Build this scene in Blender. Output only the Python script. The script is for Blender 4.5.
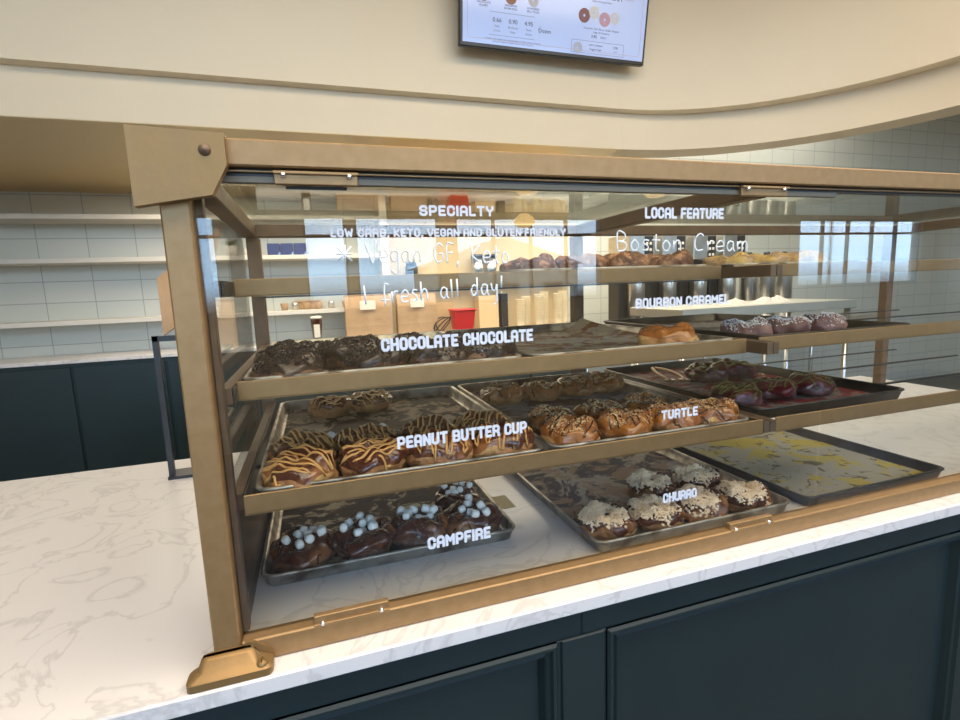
import bpy, math, random
from mathutils import Vector, Matrix, noise
from mathutils.bvhtree import BVHTree
random.seed(7)
S = 0.70            # one modelling unit = 0.70 m
ZOFF = 2.026        # the modelling origin is at eye level, the floor at -2.026
sc = bpy.context.scene
for o in list(bpy.data.objects): bpy.data.objects.remove(o)
COL = sc.collection

# ------------------------------------------------------------------ camera
cam = bpy.data.cameras.new('camera'); camo = bpy.data.objects.new('camera', cam); COL.objects.link(camo)
cam.sensor_fit = 'HORIZONTAL'; cam.sensor_width = 36.0; cam.lens = 506.87 / 960 * 36
cam.clip_start = 0.02; cam.clip_end = 200
ya, pi_, ro = 0.31238882, 0.14265468, 0.03768514
fwd = Vector((math.sin(ya)*math.cos(pi_), math.cos(ya)*math.cos(pi_), -math.sin(pi_)))
right = Vector((math.cos(ya), -math.sin(ya), 0)); down = fwd.cross(right)
r2 = right*math.cos(ro) + down*math.sin(ro); d2 = -right*math.sin(ro) + down*math.cos(ro)
camo.matrix_world = Matrix(((r2.x, -d2.x, -fwd.x, 0), (r2.y, -d2.y, -fwd.y, -1.0*S), (r2.z, -d2.z, -fwd.z, ZOFF*S), (0, 0, 0, 1)))
sc.camera = camo
# ------------------------------------------------------------------ world, exposure
sc.view_settings.view_transform = 'Standard'; sc.view_settings.look = 'None'
sc.view_settings.gamma = 1; sc.view_settings.use_curve_mapping = False
sc.view_settings.exposure = 0.0
W = bpy.data.worlds.new('world'); sc.world = W; W.use_nodes = True
wn = W.node_tree; wn.nodes.clear()
wo = wn.nodes.new('ShaderNodeOutputWorld'); wb = wn.nodes.new('ShaderNodeBackground'); wb.inputs[1].default_value = 10.5
tc = wn.nodes.new('ShaderNodeTexCoord'); sx = wn.nodes.new('ShaderNodeSeparateXYZ'); cr = wn.nodes.new('ShaderNodeValToRGB')
ns = wn.nodes.new('ShaderNodeTexNoise'); ns.inputs['Scale'].default_value = 3.0; ns.inputs['Detail'].default_value = 5
cl = wn.nodes.new('ShaderNodeValToRGB'); mx = wn.nodes.new('ShaderNodeMix'); mx.data_type = 'RGBA'
cl.color_ramp.elements[0].position = .50; cl.color_ramp.elements[1].position = .70
cr.color_ramp.elements[0].position = 0.49; cr.color_ramp.elements[0].color = (.10, .09, .08, 1)
cr.color_ramp.elements[1].position = 0.51; cr.color_ramp.elements[1].color = (.46, .72, 1, 1)
e = cr.color_ramp.elements.new(.75); e.color = (.30, .52, .95, 1)
mp = wn.nodes.new('ShaderNodeMapRange'); mp.inputs[1].default_value = -1; mp.inputs[2].default_value = 1
cm = wn.nodes.new('ShaderNodeMath'); cm.operation = 'MULTIPLY'
gt = wn.nodes.new('ShaderNodeMath'); gt.operation = 'GREATER_THAN'; gt.inputs[1].default_value = 0.02
L = wn.links.new
L(tc.outputs['Generated'], sx.inputs[0]); L(sx.outputs[2], mp.inputs[0]); L(mp.outputs[0], cr.inputs[0])
L(tc.outputs['Generated'], ns.inputs['Vector']); L(ns.outputs[0], cl.inputs[0]); L(sx.outputs[2], gt.inputs[0])
L(cl.outputs[0], cm.inputs[0]); L(gt.outputs[0], cm.inputs[1]); L(cm.outputs[0], mx.inputs[0])
L(cr.outputs[0], mx.inputs[6]); mx.inputs[7].default_value = (.74, .86, 1, 1); L(mx.outputs[2], wb.inputs[0]); L(wb.outputs[0], wo.inputs[0])

def area(name, loc, rot, sx_, sy_, power, col):
    l = bpy.data.lights.new(name, 'AREA'); l.shape = 'RECTANGLE'; l.size = sx_*S; l.size_y = sy_*S; l.energy = power; l.color = col
    o = bpy.data.objects.new(name, l); COL.objects.link(o); o.location = loc; o.rotation_euler = rot; return o
BAYS = [(-5.7, -3.2), (-2.9, -1.07), (-.05, .49), (.60, 1.76), (1.99, 4.35), (8.4, 11.6)]  # first and last bays are out of view, added for extra daylight
ADDED_CLERESTORY = [(-5.7, -3.2), (-2.9, -.3), (.1, 3.0), (3.3, 6.2), (6.5, 9.4)]  # unseen clerestory row, added to let in more daylight
for a_, b_ in BAYS:      # sampling portals in the window openings (they give off no light of their own)
    p_ = area('window_portal', ((a_+b_)/2, -6.02, .38), (math.radians(90), 0, 0), b_-a_, 1.3, 1, (1, 1, 1)); p_.data.cycles.is_portal = True
for a_, b_ in ADDED_CLERESTORY:
    p_ = area('window_portal', ((a_+b_)/2, -6.02, 2.2), (math.radians(90), 0, 0), b_-a_, 1.1, 1, (1, 1, 1)); p_.data.cycles.is_portal = True
area('ceiling_light_front', (1.5, -1.2, 2.8), (0, 0, 0), 6, 2.4, 150, (1, .87, .70))
area('ceiling_light_back', (2.0, 4.05, 1.06), (0, 0, 0), 7, 1.2, 80, (1, .88, .70))
area('side_fill_light', (5.2, 4.2, 2.9), (0, 0, 0), 5, 1.6, 70, (1, .95, .85))  # added fill that brightens the tiled wall at right, no real fixture

# ------------------------------------------------------------------ materials
MATS = {}
def mat(name, col, rough=.5, metal=0, noise_=None, bump=None, emit=None, coat=0, sub=0):
    """noise_=(scale, colour2, lo, hi[, detail])  bump=(scale, strength)"""
    if name in MATS: return MATS[name]
    m = bpy.data.materials.new(name); m.use_nodes = True; nt = m.node_tree; b = nt.nodes['Principled BSDF']
    b.inputs['Base Color'].default_value = (*col, 1); b.inputs['Roughness'].default_value = rough; b.inputs['Metallic'].default_value = metal
    if coat: b.inputs['Coat Weight'].default_value = coat; b.inputs['Coat Roughness'].default_value = .12
    if sub: b.inputs['Subsurface Weight'].default_value = sub; b.inputs['Subsurface Scale'].default_value = .01
    t = nt.nodes.new('ShaderNodeTexCoord')
    if noise_:
        n = nt.nodes.new('ShaderNodeTexNoise'); n.inputs['Scale'].default_value = noise_[0]; n.inputs['Detail'].default_value = noise_[4] if len(noise_) > 4 else 4
        r = nt.nodes.new('ShaderNodeValToRGB'); r.color_ramp.elements[0].position = noise_[2]; r.color_ramp.elements[1].position = noise_[3]
        r.color_ramp.elements[0].color = (*col, 1); r.color_ramp.elements[1].color = (*noise_[1], 1)
        nt.links.new(t.outputs['Object'], n.inputs['Vector']); nt.links.new(n.outputs[0], r.inputs[0]); nt.links.new(r.outputs[0], b.inputs['Base Color'])
        m['_r'] = 1
    if bump:
        n = nt.nodes.new('ShaderNodeTexNoise'); n.inputs['Scale'].default_value = bump[0]; n.inputs['Detail'].default_value = 3
        p = nt.nodes.new('ShaderNodeBump'); p.inputs['Strength'].default_value = bump[1]; p.inputs['Distance'].default_value = .01
        nt.links.new(t.outputs['Object'], n.inputs['Vector']); nt.links.new(n.outputs[0], p.inputs['Height']); nt.links.new(p.outputs[0], b.inputs['Normal'])
    if emit:
        b.inputs['Emission Color'].default_value = (*emit[0], 1); b.inputs['Emission Strength'].default_value = emit[1]
    MATS[name] = m; return m

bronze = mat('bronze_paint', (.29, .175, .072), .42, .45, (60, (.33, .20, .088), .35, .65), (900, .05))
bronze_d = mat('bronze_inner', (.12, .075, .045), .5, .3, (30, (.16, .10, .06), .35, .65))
brass = mat('brass_cast', (.28, .165, .06), .45, .5, (25, (.26, .16, .065), .4, .7), (60, .06))
steel_d = mat('dark_rail', (.045, .045, .045), .45, .6)
steel = mat('steel', (.62, .61, .58), .28, .95, (14, (.50, .49, .46), .35, .7))
chrome = mat('chrome', (.85, .85, .87), .12, 1)
rubber = mat('black_rubber', (.012, .012, .014), .6)
black = mat('black_plastic', (.018, .018, .02), .35)
navy = mat('navy_paint', (.0095, .021, .0225), .42, 0, (5, (.0105, .0235, .025), .4, .6))
cream = mat('cream_paint', (.80, .70, .53), .65, 0, (1.2, (.82, .72, .55), .4, .6))
whitew = mat('white_board', (.66, .62, .55), .55)
pan_m = mat('pan_aluminium', (.44, .40, .33), .38, .6, (26, (.13, .10, .07), .44, .66, 9))
pan_d = mat('pan_dark', (.06, .055, .05), .42, .8, (22, (.10, .09, .075), .45, .72, 8))
vinyl = mat('white_vinyl', (.64, .67, .74), .5)
vinyl.node_tree.nodes['Principled BSDF'].inputs['Emission Color'].default_value = (0, 0, 0, 1)
marker = mat('chalk_marker', (.74, .79, .82), .6)
kraft = mat('kraft_paper', (.40, .25, .13), .75, 0, (9, (.46, .30, .17), .35, .65), (20, .3))
labelp = mat('label_paper', (.80, .74, .62), .7)
cupm = mat('cup_paper', (.80, .66, .42), .6)
red = mat('red_plastic', (.62, .015, .02), .35)
floorm = mat('floor_tile', (.075, .065, .055), .4, 0, (3, (.11, .095, .08), .3, .7))
ceilm = mat('ceiling_paint', (.70, .62, .48), .8)
outside = mat('stucco_outside', (.55, .47, .34), .8)
asphalt = mat('asphalt', (.10, .10, .10), .9)
green = mat('leaf_green', (.05, .13, .03), .5)
blue = mat('blue_packaging', (.02, .035, .14), .4, 0, (18, (.25, .4, .7), .60, .64))
wood = mat('wood_trim', (.22, .12, .05), .5)
glow = mat('lamp_glass', (.9, .6, .25), .4, emit=((1, .62, .22), 5.0))
led = mat('lamp_disc', (.9, .8, .6), .4, emit=((1, .74, .38), 14.0))

def marble():
    m = bpy.data.materials.new('marble'); m.use_nodes = True; nt = m.node_tree; b = nt.nodes['Principled BSDF']; b.inputs['Roughness'].default_value = .28
    t = nt.nodes.new('ShaderNodeTexCoord'); n = nt.nodes.new('ShaderNodeTexNoise'); n.inputs['Scale'].default_value = 6; n.inputs['Detail'].default_value = 8; n.inputs['Distortion'].default_value = 1.6
    r = nt.nodes.new('ShaderNodeValToRGB'); es = r.color_ramp.elements; es[0].position = .47; es[0].color = (.70, .67, .65, 1); es[1].position = .53; es[1].color = (.70, .67, .65, 1)
    k = es.new(.5); k.color = (.57, .545, .53, 1)
    nt.links.new(t.outputs['Object'], n.inputs['Vector']); nt.links.new(n.outputs[0], r.inputs[0]); nt.links.new(r.outputs[0], b.inputs['Base Color']); return m
marble = marble()
def tilem():
    m = bpy.data.materials.new('wall_tile'); m.use_nodes = True; nt = m.node_tree; b = nt.nodes['Principled BSDF']; b.inputs['Roughness'].default_value = .3
    t = nt.nodes.new('ShaderNodeTexCoord'); mpn = nt.nodes.new('ShaderNodeMapping'); mpn.inputs['Rotation'].default_value = (math.radians(90), 0, 0)
    k = nt.nodes.new('ShaderNodeTexBrick'); k.offset = 0; k.inputs['Scale'].default_value = 1
    k.inputs['Brick Width'].default_value = .30; k.inputs['Row Height'].default_value = .15; k.inputs['Mortar Size'].default_value = .003
    k.inputs['Color1'].default_value = (.56, .57, .50, 1); k.inputs['Color2'].default_value = (.59, .59, .52, 1); k.inputs['Mortar'].default_value = (.33, .34, .31, 1)
    nt.links.new(t.outputs['Object'], mpn.inputs[0]); nt.links.new(mpn.outputs[0], k.inputs['Vector']); nt.links.new(k.outputs[0], b.inputs['Base Color']); return m
tile = tilem()
def glassm(name, tint, f0=1.5, scale=1.0):
    m = bpy.data.materials.new(name); m.use_nodes = True; nt = m.node_tree; nt.nodes.clear()
    o = nt.nodes.new('ShaderNodeOutputMaterial'); tr = nt.nodes.new('ShaderNodeBsdfTransparent'); tr.inputs[0].default_value = (*tint, 1)
    g = nt.nodes.new('ShaderNodeBsdfGlossy'); g.inputs['Roughness'].default_value = 0.0; fr = nt.nodes.new('ShaderNodeFresnel')
    gm_ = nt.nodes.new('ShaderNodeNewGeometry'); ior = nt.nodes.new('ShaderNodeMapRange'); ior.inputs[3].default_value = f0; ior.inputs[4].default_value = 1/f0
    nt.links.new(gm_.outputs['Backfacing'], ior.inputs[0]); nt.links.new(ior.outputs[0], fr.inputs[0])
    x = nt.nodes.new('ShaderNodeMixShader'); nt.links.new(fr.outputs[0], x.inputs[0]); nt.links.new(tr.outputs[0], x.inputs[1]); nt.links.new(g.outputs[0], x.inputs[2]); nt.links.new(x.outputs[0], o.inputs[0]); return m
glass = glassm('pane_glass', (.97, .98, .97), 1.5)
glass_top = glassm('top_glass', (.88, .90, .86), 1.22)
wglass = glassm('window_glass', (.95, .97, .98), 1.35)
def parchment(name, base, s1, s2, p1=.52, p2=.60, sc1=9):
    m = bpy.data.materials.new(name); m.use_nodes = True; nt = m.node_tree; b = nt.nodes['Principled BSDF']; b.inputs['Roughness'].default_value = .7; b.inputs['Specular IOR Level'].default_value = .15
    t = nt.nodes.new('ShaderNodeTexCoord'); src = t.outputs['Object']; prev = None
    for col, sca, lo, off in ((s1, sc1, p1, 0), (s2, sc1*2.6, p2, 5)):
        mpn = nt.nodes.new('ShaderNodeMapping'); mpn.inputs['Location'].default_value = (off, off, off); n = nt.nodes.new('ShaderNodeTexNoise'); n.inputs['Scale'].default_value = sca; n.inputs['Detail'].default_value = 9; n.inputs['Roughness'].default_value = .68; n.inputs['Distortion'].default_value = .8
        r = nt.nodes.new('ShaderNodeValToRGB'); r.color_ramp.elements[0].position = lo; r.color_ramp.elements[1].position = lo+.035
        x = nt.nodes.new('ShaderNodeMix'); x.data_type = 'RGBA'; x.inputs[7].default_value = (*col, 1)
        nt.links.new(src, mpn.inputs[0]); nt.links.new(mpn.outputs[0], n.inputs['Vector']); nt.links.new(n.outputs[0], r.inputs[0]); nt.links.new(r.outputs[0], x.inputs[0])
        if prev is None: x.inputs[6].default_value = (*base, 1)
        else: nt.links.new(prev, x.inputs[6])
        prev = x.outputs[2]
    nt.links.new(prev, b.inputs['Base Color']); return m
paper_choc = parchment('parchment_choc', (.44, .35, .24), (.055, .026, .015), (.010, .008, .007), .50, .49)
paper_camp = parchment('parchment_campfire', (.42, .36, .24), (.045, .022, .014), (.014, .009, .008), .46, .49)
paper_cara = parchment('parchment_caramel', (.36, .32, .26), (.20, .07, .02), (.42, .34, .20), .48, .53, 12)
paper_churro = parchment('parchment_churro', (.33, .29, .23), (.035, .028, .035), (.26, .17, .11), .46, .52, 6)
paper_grey = parchment('parchment_grey', (.26, .24, .22), (.05, .03, .03), (.12, .09, .08), .50, .55)
paper_yel = parchment('parchment_yellow', (.30, .28, .22), (.38, .30, .05), (.12, .09, .04), .50, .56, 8)
paper_red = parchment('parchment_red', (.28, .23, .20), (.25, .03, .03), (.12, .03, .03), .46, .54, 8)

# ------------------------------------------------------------------ mesh builder
class MB:
    def __init__(s): s.v = []; s.f = []; s.sm = []; s.mi = []
    def add(s, vs, fs, smooth=False, mi=0):
        n = len(s.v); s.v += [tuple(p) for p in vs]; s.f += [tuple(i+n for i in f) for f in fs]; s.sm += [smooth]*len(fs); s.mi += [mi]*len(fs); return s
    def box(s, x0, x1, y0, y1, z0, z1, b=0, mi=0):
        if b <= 0:
            vs = [(x, y, z) for x in (x0, x1) for y in (y0, y1) for z in (z0, z1)]
            return s.add(vs, [(0, 1, 3, 2), (4, 6, 7, 5), (0, 4, 5, 1), (2, 3, 7, 6), (0, 2, 6, 4), (1, 5, 7, 3)], mi=mi)
        b = min(b, (x1-x0)*.45, (y1-y0)*.45, (z1-z0)*.45); P = []; idx = {}
        lo = (x0, y0, z0); hi = (x1, y1, z1)
        for c in range(8):
            sg = [(c >> k) & 1 for k in range(3)]
            for ax in range(3):
                p = []
                for k in range(3):
                    e_ = hi[k] if sg[k] else lo[k]; ins = (-b if sg[k] else b)
                    p.append(e_ if k == ax else e_+ins)
                idx[(c, ax)] = len(P); P.append(p)
        F = []
        for ax in range(3):
            o1, o2 = [k for k in range(3) if k != ax]
            for sd in (0, 1):
                cs = [(sd << ax) | (a << o1) | (bb << o2) for a, bb in ((0, 0), (1, 0), (1, 1), (0, 1))]
                F.append([idx[(c, ax)] for c in cs])
        for a in range(3):
            o1, o2 = [k for k in range(3) if k != a]
            for q1 in (0, 1):
                for q2 in (0, 1):
                    c0 = (q1 << o1) | (q2 << o2); c1 = c0 | (1 << a)
                    F.append([idx[(c0, o1)], idx[(c1, o1)], idx[(c1, o2)], idx[(c0, o2)]])
        for c in range(8): F.append([idx[(c, 0)], idx[(c, 1)], idx[(c, 2)]])
        cen = Vector(((x0+x1)/2, (y0+y1)/2, (z0+z1)/2)); G = []
        for f in F:
            a, bb, c = (Vector(P[i]) for i in f[:3]); n = (bb-a).cross(c-a)
            m = sum((Vector(P[i]) for i in f), Vector())/len(f)
            G.append(tuple(f) if n.dot(m-cen) > 0 else tuple(reversed(f)))
        return s.add(P, G, mi=mi)
    def lathe(s, prof, c=(0, 0, 0), n=24, mi=0, smooth=True, M=None):
        vs = []; fs = []; m = len(prof)
        for i in range(n):
            a = 2*math.pi*i/n
            for r, z in prof:
                p = Vector((r*math.cos(a), r*math.sin(a), z))
                if M: p = M @ p
                vs.append((p[0]+c[0], p[1]+c[1], p[2]+c[2]))
        for i in range(n):
            j = (i+1) % n
            for k in range(m-1): fs.append((i*m+k, j*m+k, j*m+k+1, i*m+k+1))
        return s.add(vs, fs, smooth, mi)
    def cyl(s, a, b, r, n=12, mi=0, r2=None, cap=True):
        a, b = Vector(a), Vector(b); d = b-a; q = d.to_track_quat('Z', 'Y').to_matrix(); r2 = r if r2 is None else r2
        prof = [(r, 0), (r2, d.length)]
        if cap: prof = [(0.0001, 0)]+prof+[(0.0001, d.length)]
        return s.lathe(prof, a, n, mi, False if n < 9 else True, q)
    def tube(s, pts, r, n=6, mi=0, flat=None):
        pts = [Vector(p) for p in pts]; vs = []; fs = []
        for i, p in enumerate(pts):
            t = (pts[min(i+1, len(pts)-1)]-pts[max(i-1, 0)])
            if t.length < 1e-9: t = Vector((1, 0, 0))
            t.normalize(); u = t.cross(Vector((0, 0, 1)) if abs(t.z) < .9 else Vector((1, 0, 0))).normalized(); w = u.cross(t)
            for k in range(n):
                a = 2*math.pi*k/n; vs.append(p+(u*math.cos(a)+w*math.sin(a))*r)
        for i in range(len(pts)-1):
            for k in range(n):
                k2 = (k+1) % n; fs.append((i*n+k, i*n+k2, (i+1)*n+k2, (i+1)*n+k))
        fs.append(tuple(range(n-1, -1, -1))); fs.append(tuple((len(pts)-1)*n+k for k in range(n)))
        return s.add(vs, fs, True, mi)
    def prism(s, poly, z0, z1, M=None, mi=0):
        n = len(poly); vs = [Vector((x, y, z0)) for x, y in poly]+[Vector((x, y, z1)) for x, y in poly]
        if M: vs = [M @ v for v in vs]
        return s.add(vs, [tuple(range(n-1, -1, -1)), tuple(range(n, 2*n))]+[(i, (i+1) % n, n+(i+1) % n, n+i) for i in range(n)], mi=mi)
    def mesh(s, name, mats):
        me = bpy.data.meshes.new(name); me.from_pydata(s.v, [], s.f)
        for m in (mats if isinstance(mats, (list, tuple)) else [mats]): me.materials.append(m)
        me.polygons.foreach_set('use_smooth', s.sm); me.polygons.foreach_set('material_index', s.mi); me.update(); return me
    def build(s, name, mats, parent=None, loc=(0, 0, 0), **kw):
        o = bpy.data.objects.new(name, s.mesh(name, mats)); COL.objects.link(o); o.location = loc
        if parent: o.parent = parent
        for k, v in kw.items(): o[{'cat': 'category'}.get(k, k)] = v
        return o
def thing(name, label, cat, loc=(0, 0, 0), group=None):
    o = bpy.data.objects.new(name, None); COL.objects.link(o); o.location = loc; o['label'] = label; o['category'] = cat
    if group: o['group'] = group
    o.empty_display_size = .02; return o
def part_copy(src, parent, loc=None, rot=None):
    c = src.copy(); COL.objects.link(c); c.parent = parent
    if loc is not None: c.location = loc
    if rot is not None: c.rotation_euler = rot
    return c
def tree_copy(root, loc, rz=0, label=None, group=None):
    r = root.copy(); COL.objects.link(r); r.location = loc; r.rotation_euler = (0, 0, rz)
    if label: r['label'] = label
    if group: r['group'] = group
    for ch in list(root.children):
        c = ch.copy(); COL.objects.link(c); c.parent = r
        for g in list(ch.children):
            d = g.copy(); COL.objects.link(d); d.parent = c
    return r

# ================================================================== THE ROOM
def st(mb, name, m): return mb.build(name, m, kind='structure')
ZF = -ZOFF
st(MB().box(-6, 12, -6, 5.5, ZF-.1, ZF), 'floor', floorm)
st(MB().box(-6, 12, -6.2, 5.5, 3.0, 3.1), 'ceiling', ceilm)
st(MB().box(-6, 12, 5.3, 5.5, ZF, 3.0), 'wall_back', tile)
st(MB().box(-6.2, -6, -6.2, 5.5, ZF, 3.0), 'wall_left', cream)
st(MB().box(12, 12.2, -6.2, 5.5, ZF, 3.0), 'wall_right', cream)
# window wall behind the camera (middle bays seen mirrored in the glass, the rest added for daylight)
wf = MB()
bays = BAYS
TOPW, SILL = 1.0, -.22
xs = -6
for a, b in bays: wf.box(xs, a, -6.2, -6, ZF, 3.0); xs = b
wf.box(xs, 12, -6.2, -6, ZF, 3.0)
wf = MB(); xs = -6
for a, b in bays: wf.box(xs, a, -6.2, -6, ZF, 1.65); xs = b
wf.box(xs, 12, -6.2, -6, ZF, 1.65); xs = -6
for a, b in ADDED_CLERESTORY: wf.box(xs, a, -6.2, -6, 1.65, 2.75); xs = b
wf.box(xs, 12, -6.2, -6, 1.65, 2.75).box(-6, 12, -6.2, -6, 2.75, 3.0)
for a, b in bays: wf.box(a, b, -6.2, -6, TOPW, 1.65); wf.box(a, b, -6.2, -6, ZF, SILL)
st(wf, 'wall_front', cream)
for i, (a, b) in enumerate(bays):
    fr = MB(); t = .03
    fr.box(a, a+t, -6.14, -6.04, SILL, TOPW); fr.box(b-t, b, -6.14, -6.04, SILL, TOPW); fr.box(a, b, -6.14, -6.04, TOPW-t, TOPW); fr.box(a, b, -6.14, -6.04, SILL, SILL+t)
    nb = max(1, round((b-a)/.65)) if b-a > 2 else 1
    for k in range(1, nb): x = a+(b-a)*k/nb; fr.box(x-.02, x+.02, -6.12, -6.06, SILL, TOPW)
    fr.box(a, b, -6.12, -6.06, .72, .76)
    w = st(fr, 'window_%d' % (i+1), mat('window_frame', (.20, .19, .18), .5))
    MB().box(a, b, -6.095, -6.085, SILL, TOPW).build('pane', wglass, w)
for i, (a, b) in enumerate(ADDED_CLERESTORY):  # added upper windows, out of view, brightening the room
    fr = MB(); fr.box(a, b, -6.13, -6.05, 1.65, 1.69).box(a, b, -6.13, -6.05, 2.71, 2.75)
    for x in (a, (a+b)/2-.02, b-.04): fr.box(x, x+.04, -6.13, -6.05, 1.69, 2.71)
    w = st(fr, 'window_%d' % (i+1+len(bays)), mat('window_frame', (.20, .19, .18), .5)); MB().box(a, b, -6.095, -6.085, 1.66, 2.74).build('pane', wglass, w)
# bulkhead over the service counter: lower band and upper band, both bending towards the customer side on the right
def arc_path(y0):
    xa = 2.55 if y0 > 2.8 else 2.45
    p = [(-6, y0), (xa, y0)]
    for k in range(0, 19):
        a = math.radians(k*5); R = 1.75
        p.append((xa+R*math.sin(a)*1.0, y0-R*(1-math.cos(a))))
    p.append((p[-1][0], -1.5)); return p
def band(y0, th, z0, z1):
    f = arc_path(y0); g = []
    for i, (x, y) in enumerate(f):
        a = Vector(f[max(i-1, 0)]); b = Vector(f[min(i+1, len(f)-1)]); t = (b-a).normalized(); n = Vector((-t.y, t.x))
        g.append((x+n.x*th, y+n.y*th))
    m = MB(); n = len(f)
    vs = [(x, y, z0) for x, y in f]+[(x, y, z1) for x, y in f]+[(x, y, z0) for x, y in g]+[(x, y, z1) for x, y in g]; fs = []; 
    for i in range(n-1):
        fs += [(i, i+1, n+i+1, n+i), (2*n+i+1, 2*n+i, 3*n+i, 3*n+i+1), (i+1, i, 2*n+i, 2*n+i+1), (n+i, n+i+1, 3*n+i+1, 3*n+i)]
    fs += [(0, n, 3*n, 2*n), (n-1, 3*n-1, 4*n-1, 2*n-1)]
    return m.add(vs, fs, True)
def sharp(o, ang=35):
    me = o.data
    me.set_sharp_from_angle(angle=math.radians(ang)); return o
sharp(st(band(2.85, .27, 1.10, 1.40), 'wall_bulkhead_lower', cream))
sharp(st(band(2.76, .36, 1.385, 3.0), 'wall_bulkhead_upper', cream))
st(MB().box(-6, 2.55, 2.852, 5.299, 1.096, 1.099).box(-6, 2.5, 3.125, 5.299, 1.0991, 1.16), 'ceiling_soffit', mat('soffit_warm_glow', (.72, .54, .26), .35, .35))  # gold colour paints in the warm light on the underside

# ================================================================== COUNTER
ct = MB().box(-2.6, 3.6, -.05, 1.5, -.749, -.712, .004)
ct.build('countertop', marble, label='white veined stone countertop carrying the pastry case', cat='countertop')
def cabinet(x0, x1, label, inner):
    t = thing('counter_cabinet', label, 'cabinet', (x0, 0, ZF))
    zt = -.749-ZF
    MB().box(0, x1-x0, .02, 1.45, 0.0, zt).build('carcass', navy, t)
    a, b = inner[0]-x0, inner[1]-x0; zp = -.828-ZF; zb = .25
    # face frame with a sunk panel and a stepped moulding
    fr = MB(); fr.box(0, x1-x0, -.02, .02, zp, zt, .002); fr.box(0, a, -.02, .02, 0, zp-.0005, .002); fr.box(b, x1-x0, -.02, .02, 0, zp-.0005, .002); fr.box(a, b, -.02, .02, 0, zb, .002)
    fr.build('face_frame', navy, t)
    mo = MB()
    steps = [(0, -.024, .0), (.006, -.030, 0), (.013, -.030, 0), (.018, -.020, 0), (.026, -.014, 0), (.031, -.019, 0), (.036, -.006, 0), (.040, .004, 0)]
    for k in range(len(steps)-1):
        i0, y0, _ = steps[k]; i1, y1, _ = steps[k+1]
        A = [(a+i0, y0, zb+i0), (b-i0, y0, zb+i0), (b-i0, y0, zp-i0), (a+i0, y0, zp-i0)]; B = [(a+i1, y1, zb+i1), (b-i1, y1, zb+i1), (b-i1, y1, zp-i1), (a+i1, y1, zp-i1)]
        mo.add(A+B, [(q, (q+1) % 4, 4+(q+1) % 4, 4+q) for q in range(4)])
    mo.build('panel_moulding', navy, t)
    MB().box(a+.038, b-.038, .003, .02, zb+.038, zp-.038).build('panel', navy, t)
    return t
cabinet(-.995, .545, 'dark navy counter cabinet with moulded panel below the left of the pastry case', (-.89, .478))
cabinet(.5455, 2.06, 'dark navy counter cabinet with moulded panel below the right of the pastry case', (.612, 1.95))
cabinet(-2.55, -.9955, 'dark navy counter cabinet at the left end beyond the pastry case', (-2.45, -1.10))
cabinet(2.0605, 3.55, 'dark navy counter cabinet at the far right end of the counter', (2.17, 3.45))
MB().box(.489, .604, -.027, -.0205, .25-0+ZF, -.826, .003).build('stile_board', navy, label='narrow raised navy upright board between the two counter panels', cat='trim board')

# ================================================================== PASTRY CASE
case = thing('pastry_case', 'bronze framed glass pastry display case standing on the stone countertop', 'display case', (0, 0, -.712))
Z0 = -.712
def P(mb, name, m, parent=case, **kw):
    mb.v = [(x, y, z-Z0) for x, y, z in mb.v] if parent is case else mb.v
    return mb.build(name, m, parent, **kw)
XR = 3.0; YB = .97
for x in (-.232, XR): P(MB().box(x, x+.047, 0, .047, Z0, .224, .003), 'corner_post', bronze)
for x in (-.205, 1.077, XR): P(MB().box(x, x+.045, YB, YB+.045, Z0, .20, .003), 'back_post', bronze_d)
P(MB().box(-.232, XR+.047, 0, .047, .224, .270, .003), 'top_beam', bronze)
P(MB().box(-.1845, XR, 0, .028, Z0, -.664, .003), 'bottom_rail', bronze)
P(MB().box(-.192, -.186, .0475, YB, -.664, -.455), 'side_panel', mat('side_panel_brown', (.075, .045, .032), .25, .2))
P(MB().box(-.1845, XR, .028, .047, Z0, -.672, .001), 'glazing_channel', brass)
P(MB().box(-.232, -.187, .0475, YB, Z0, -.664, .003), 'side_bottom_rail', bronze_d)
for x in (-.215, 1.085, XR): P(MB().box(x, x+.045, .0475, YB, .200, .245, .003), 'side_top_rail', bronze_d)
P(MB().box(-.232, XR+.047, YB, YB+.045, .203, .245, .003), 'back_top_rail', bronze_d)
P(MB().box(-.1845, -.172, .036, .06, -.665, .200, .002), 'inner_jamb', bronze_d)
# recess and door head under the beam
P(MB().box(-.185, XR, .020, .045, .212, .2235), 'door_track', steel_d)
P(MB().box(-.185, XR, .012, .018, .2165, .220, .001), 'track_lip', bronze)
P(MB().box(-.185, 1.33, .016, .030, .199, .211, .001), 'door_head', mat('grey_bronze', (.17, .15, .11), .55, .2))
P(MB().box(-.20, XR+.02, .045, YB, .250, .256), 'top_glass', glass_top)
P(MB().box(-.215, -.2115, .0475, YB, -.664, .2), 'side_glass', glass)
door = P(MB().box(-.183, 1.325, .0225, .0275, -.674, .209), 'glass_door', glass)
P(MB().box(1.335, XR-.002, .0225, .0275, -.674, .209), 'fixed_glass', glass)
def clip(x0, x1, z0, z1, bz):
    c = P(MB().box(x0, x1, .006, .0205, z0, z1, .0015).box(x0-.001, x1+.001, .000, .0065, (z0+z1)/2+bz-.002, (z0+z1)/2+bz+.003, .001), 'hinge_plate', bronze)
    for x in (x0+.016, x1-.016):
        s_ = MB().lathe([(.0001, -.0065), (.0035, -.006), (.0048, -.003), (.005, .002)], n=14, M=Matrix.Rotation(math.radians(-90), 3, 'X')); s_.build('bolt', chrome, c, (x, .004, (z0+z1)/2-Z0+bz*.4))
    return c
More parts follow.
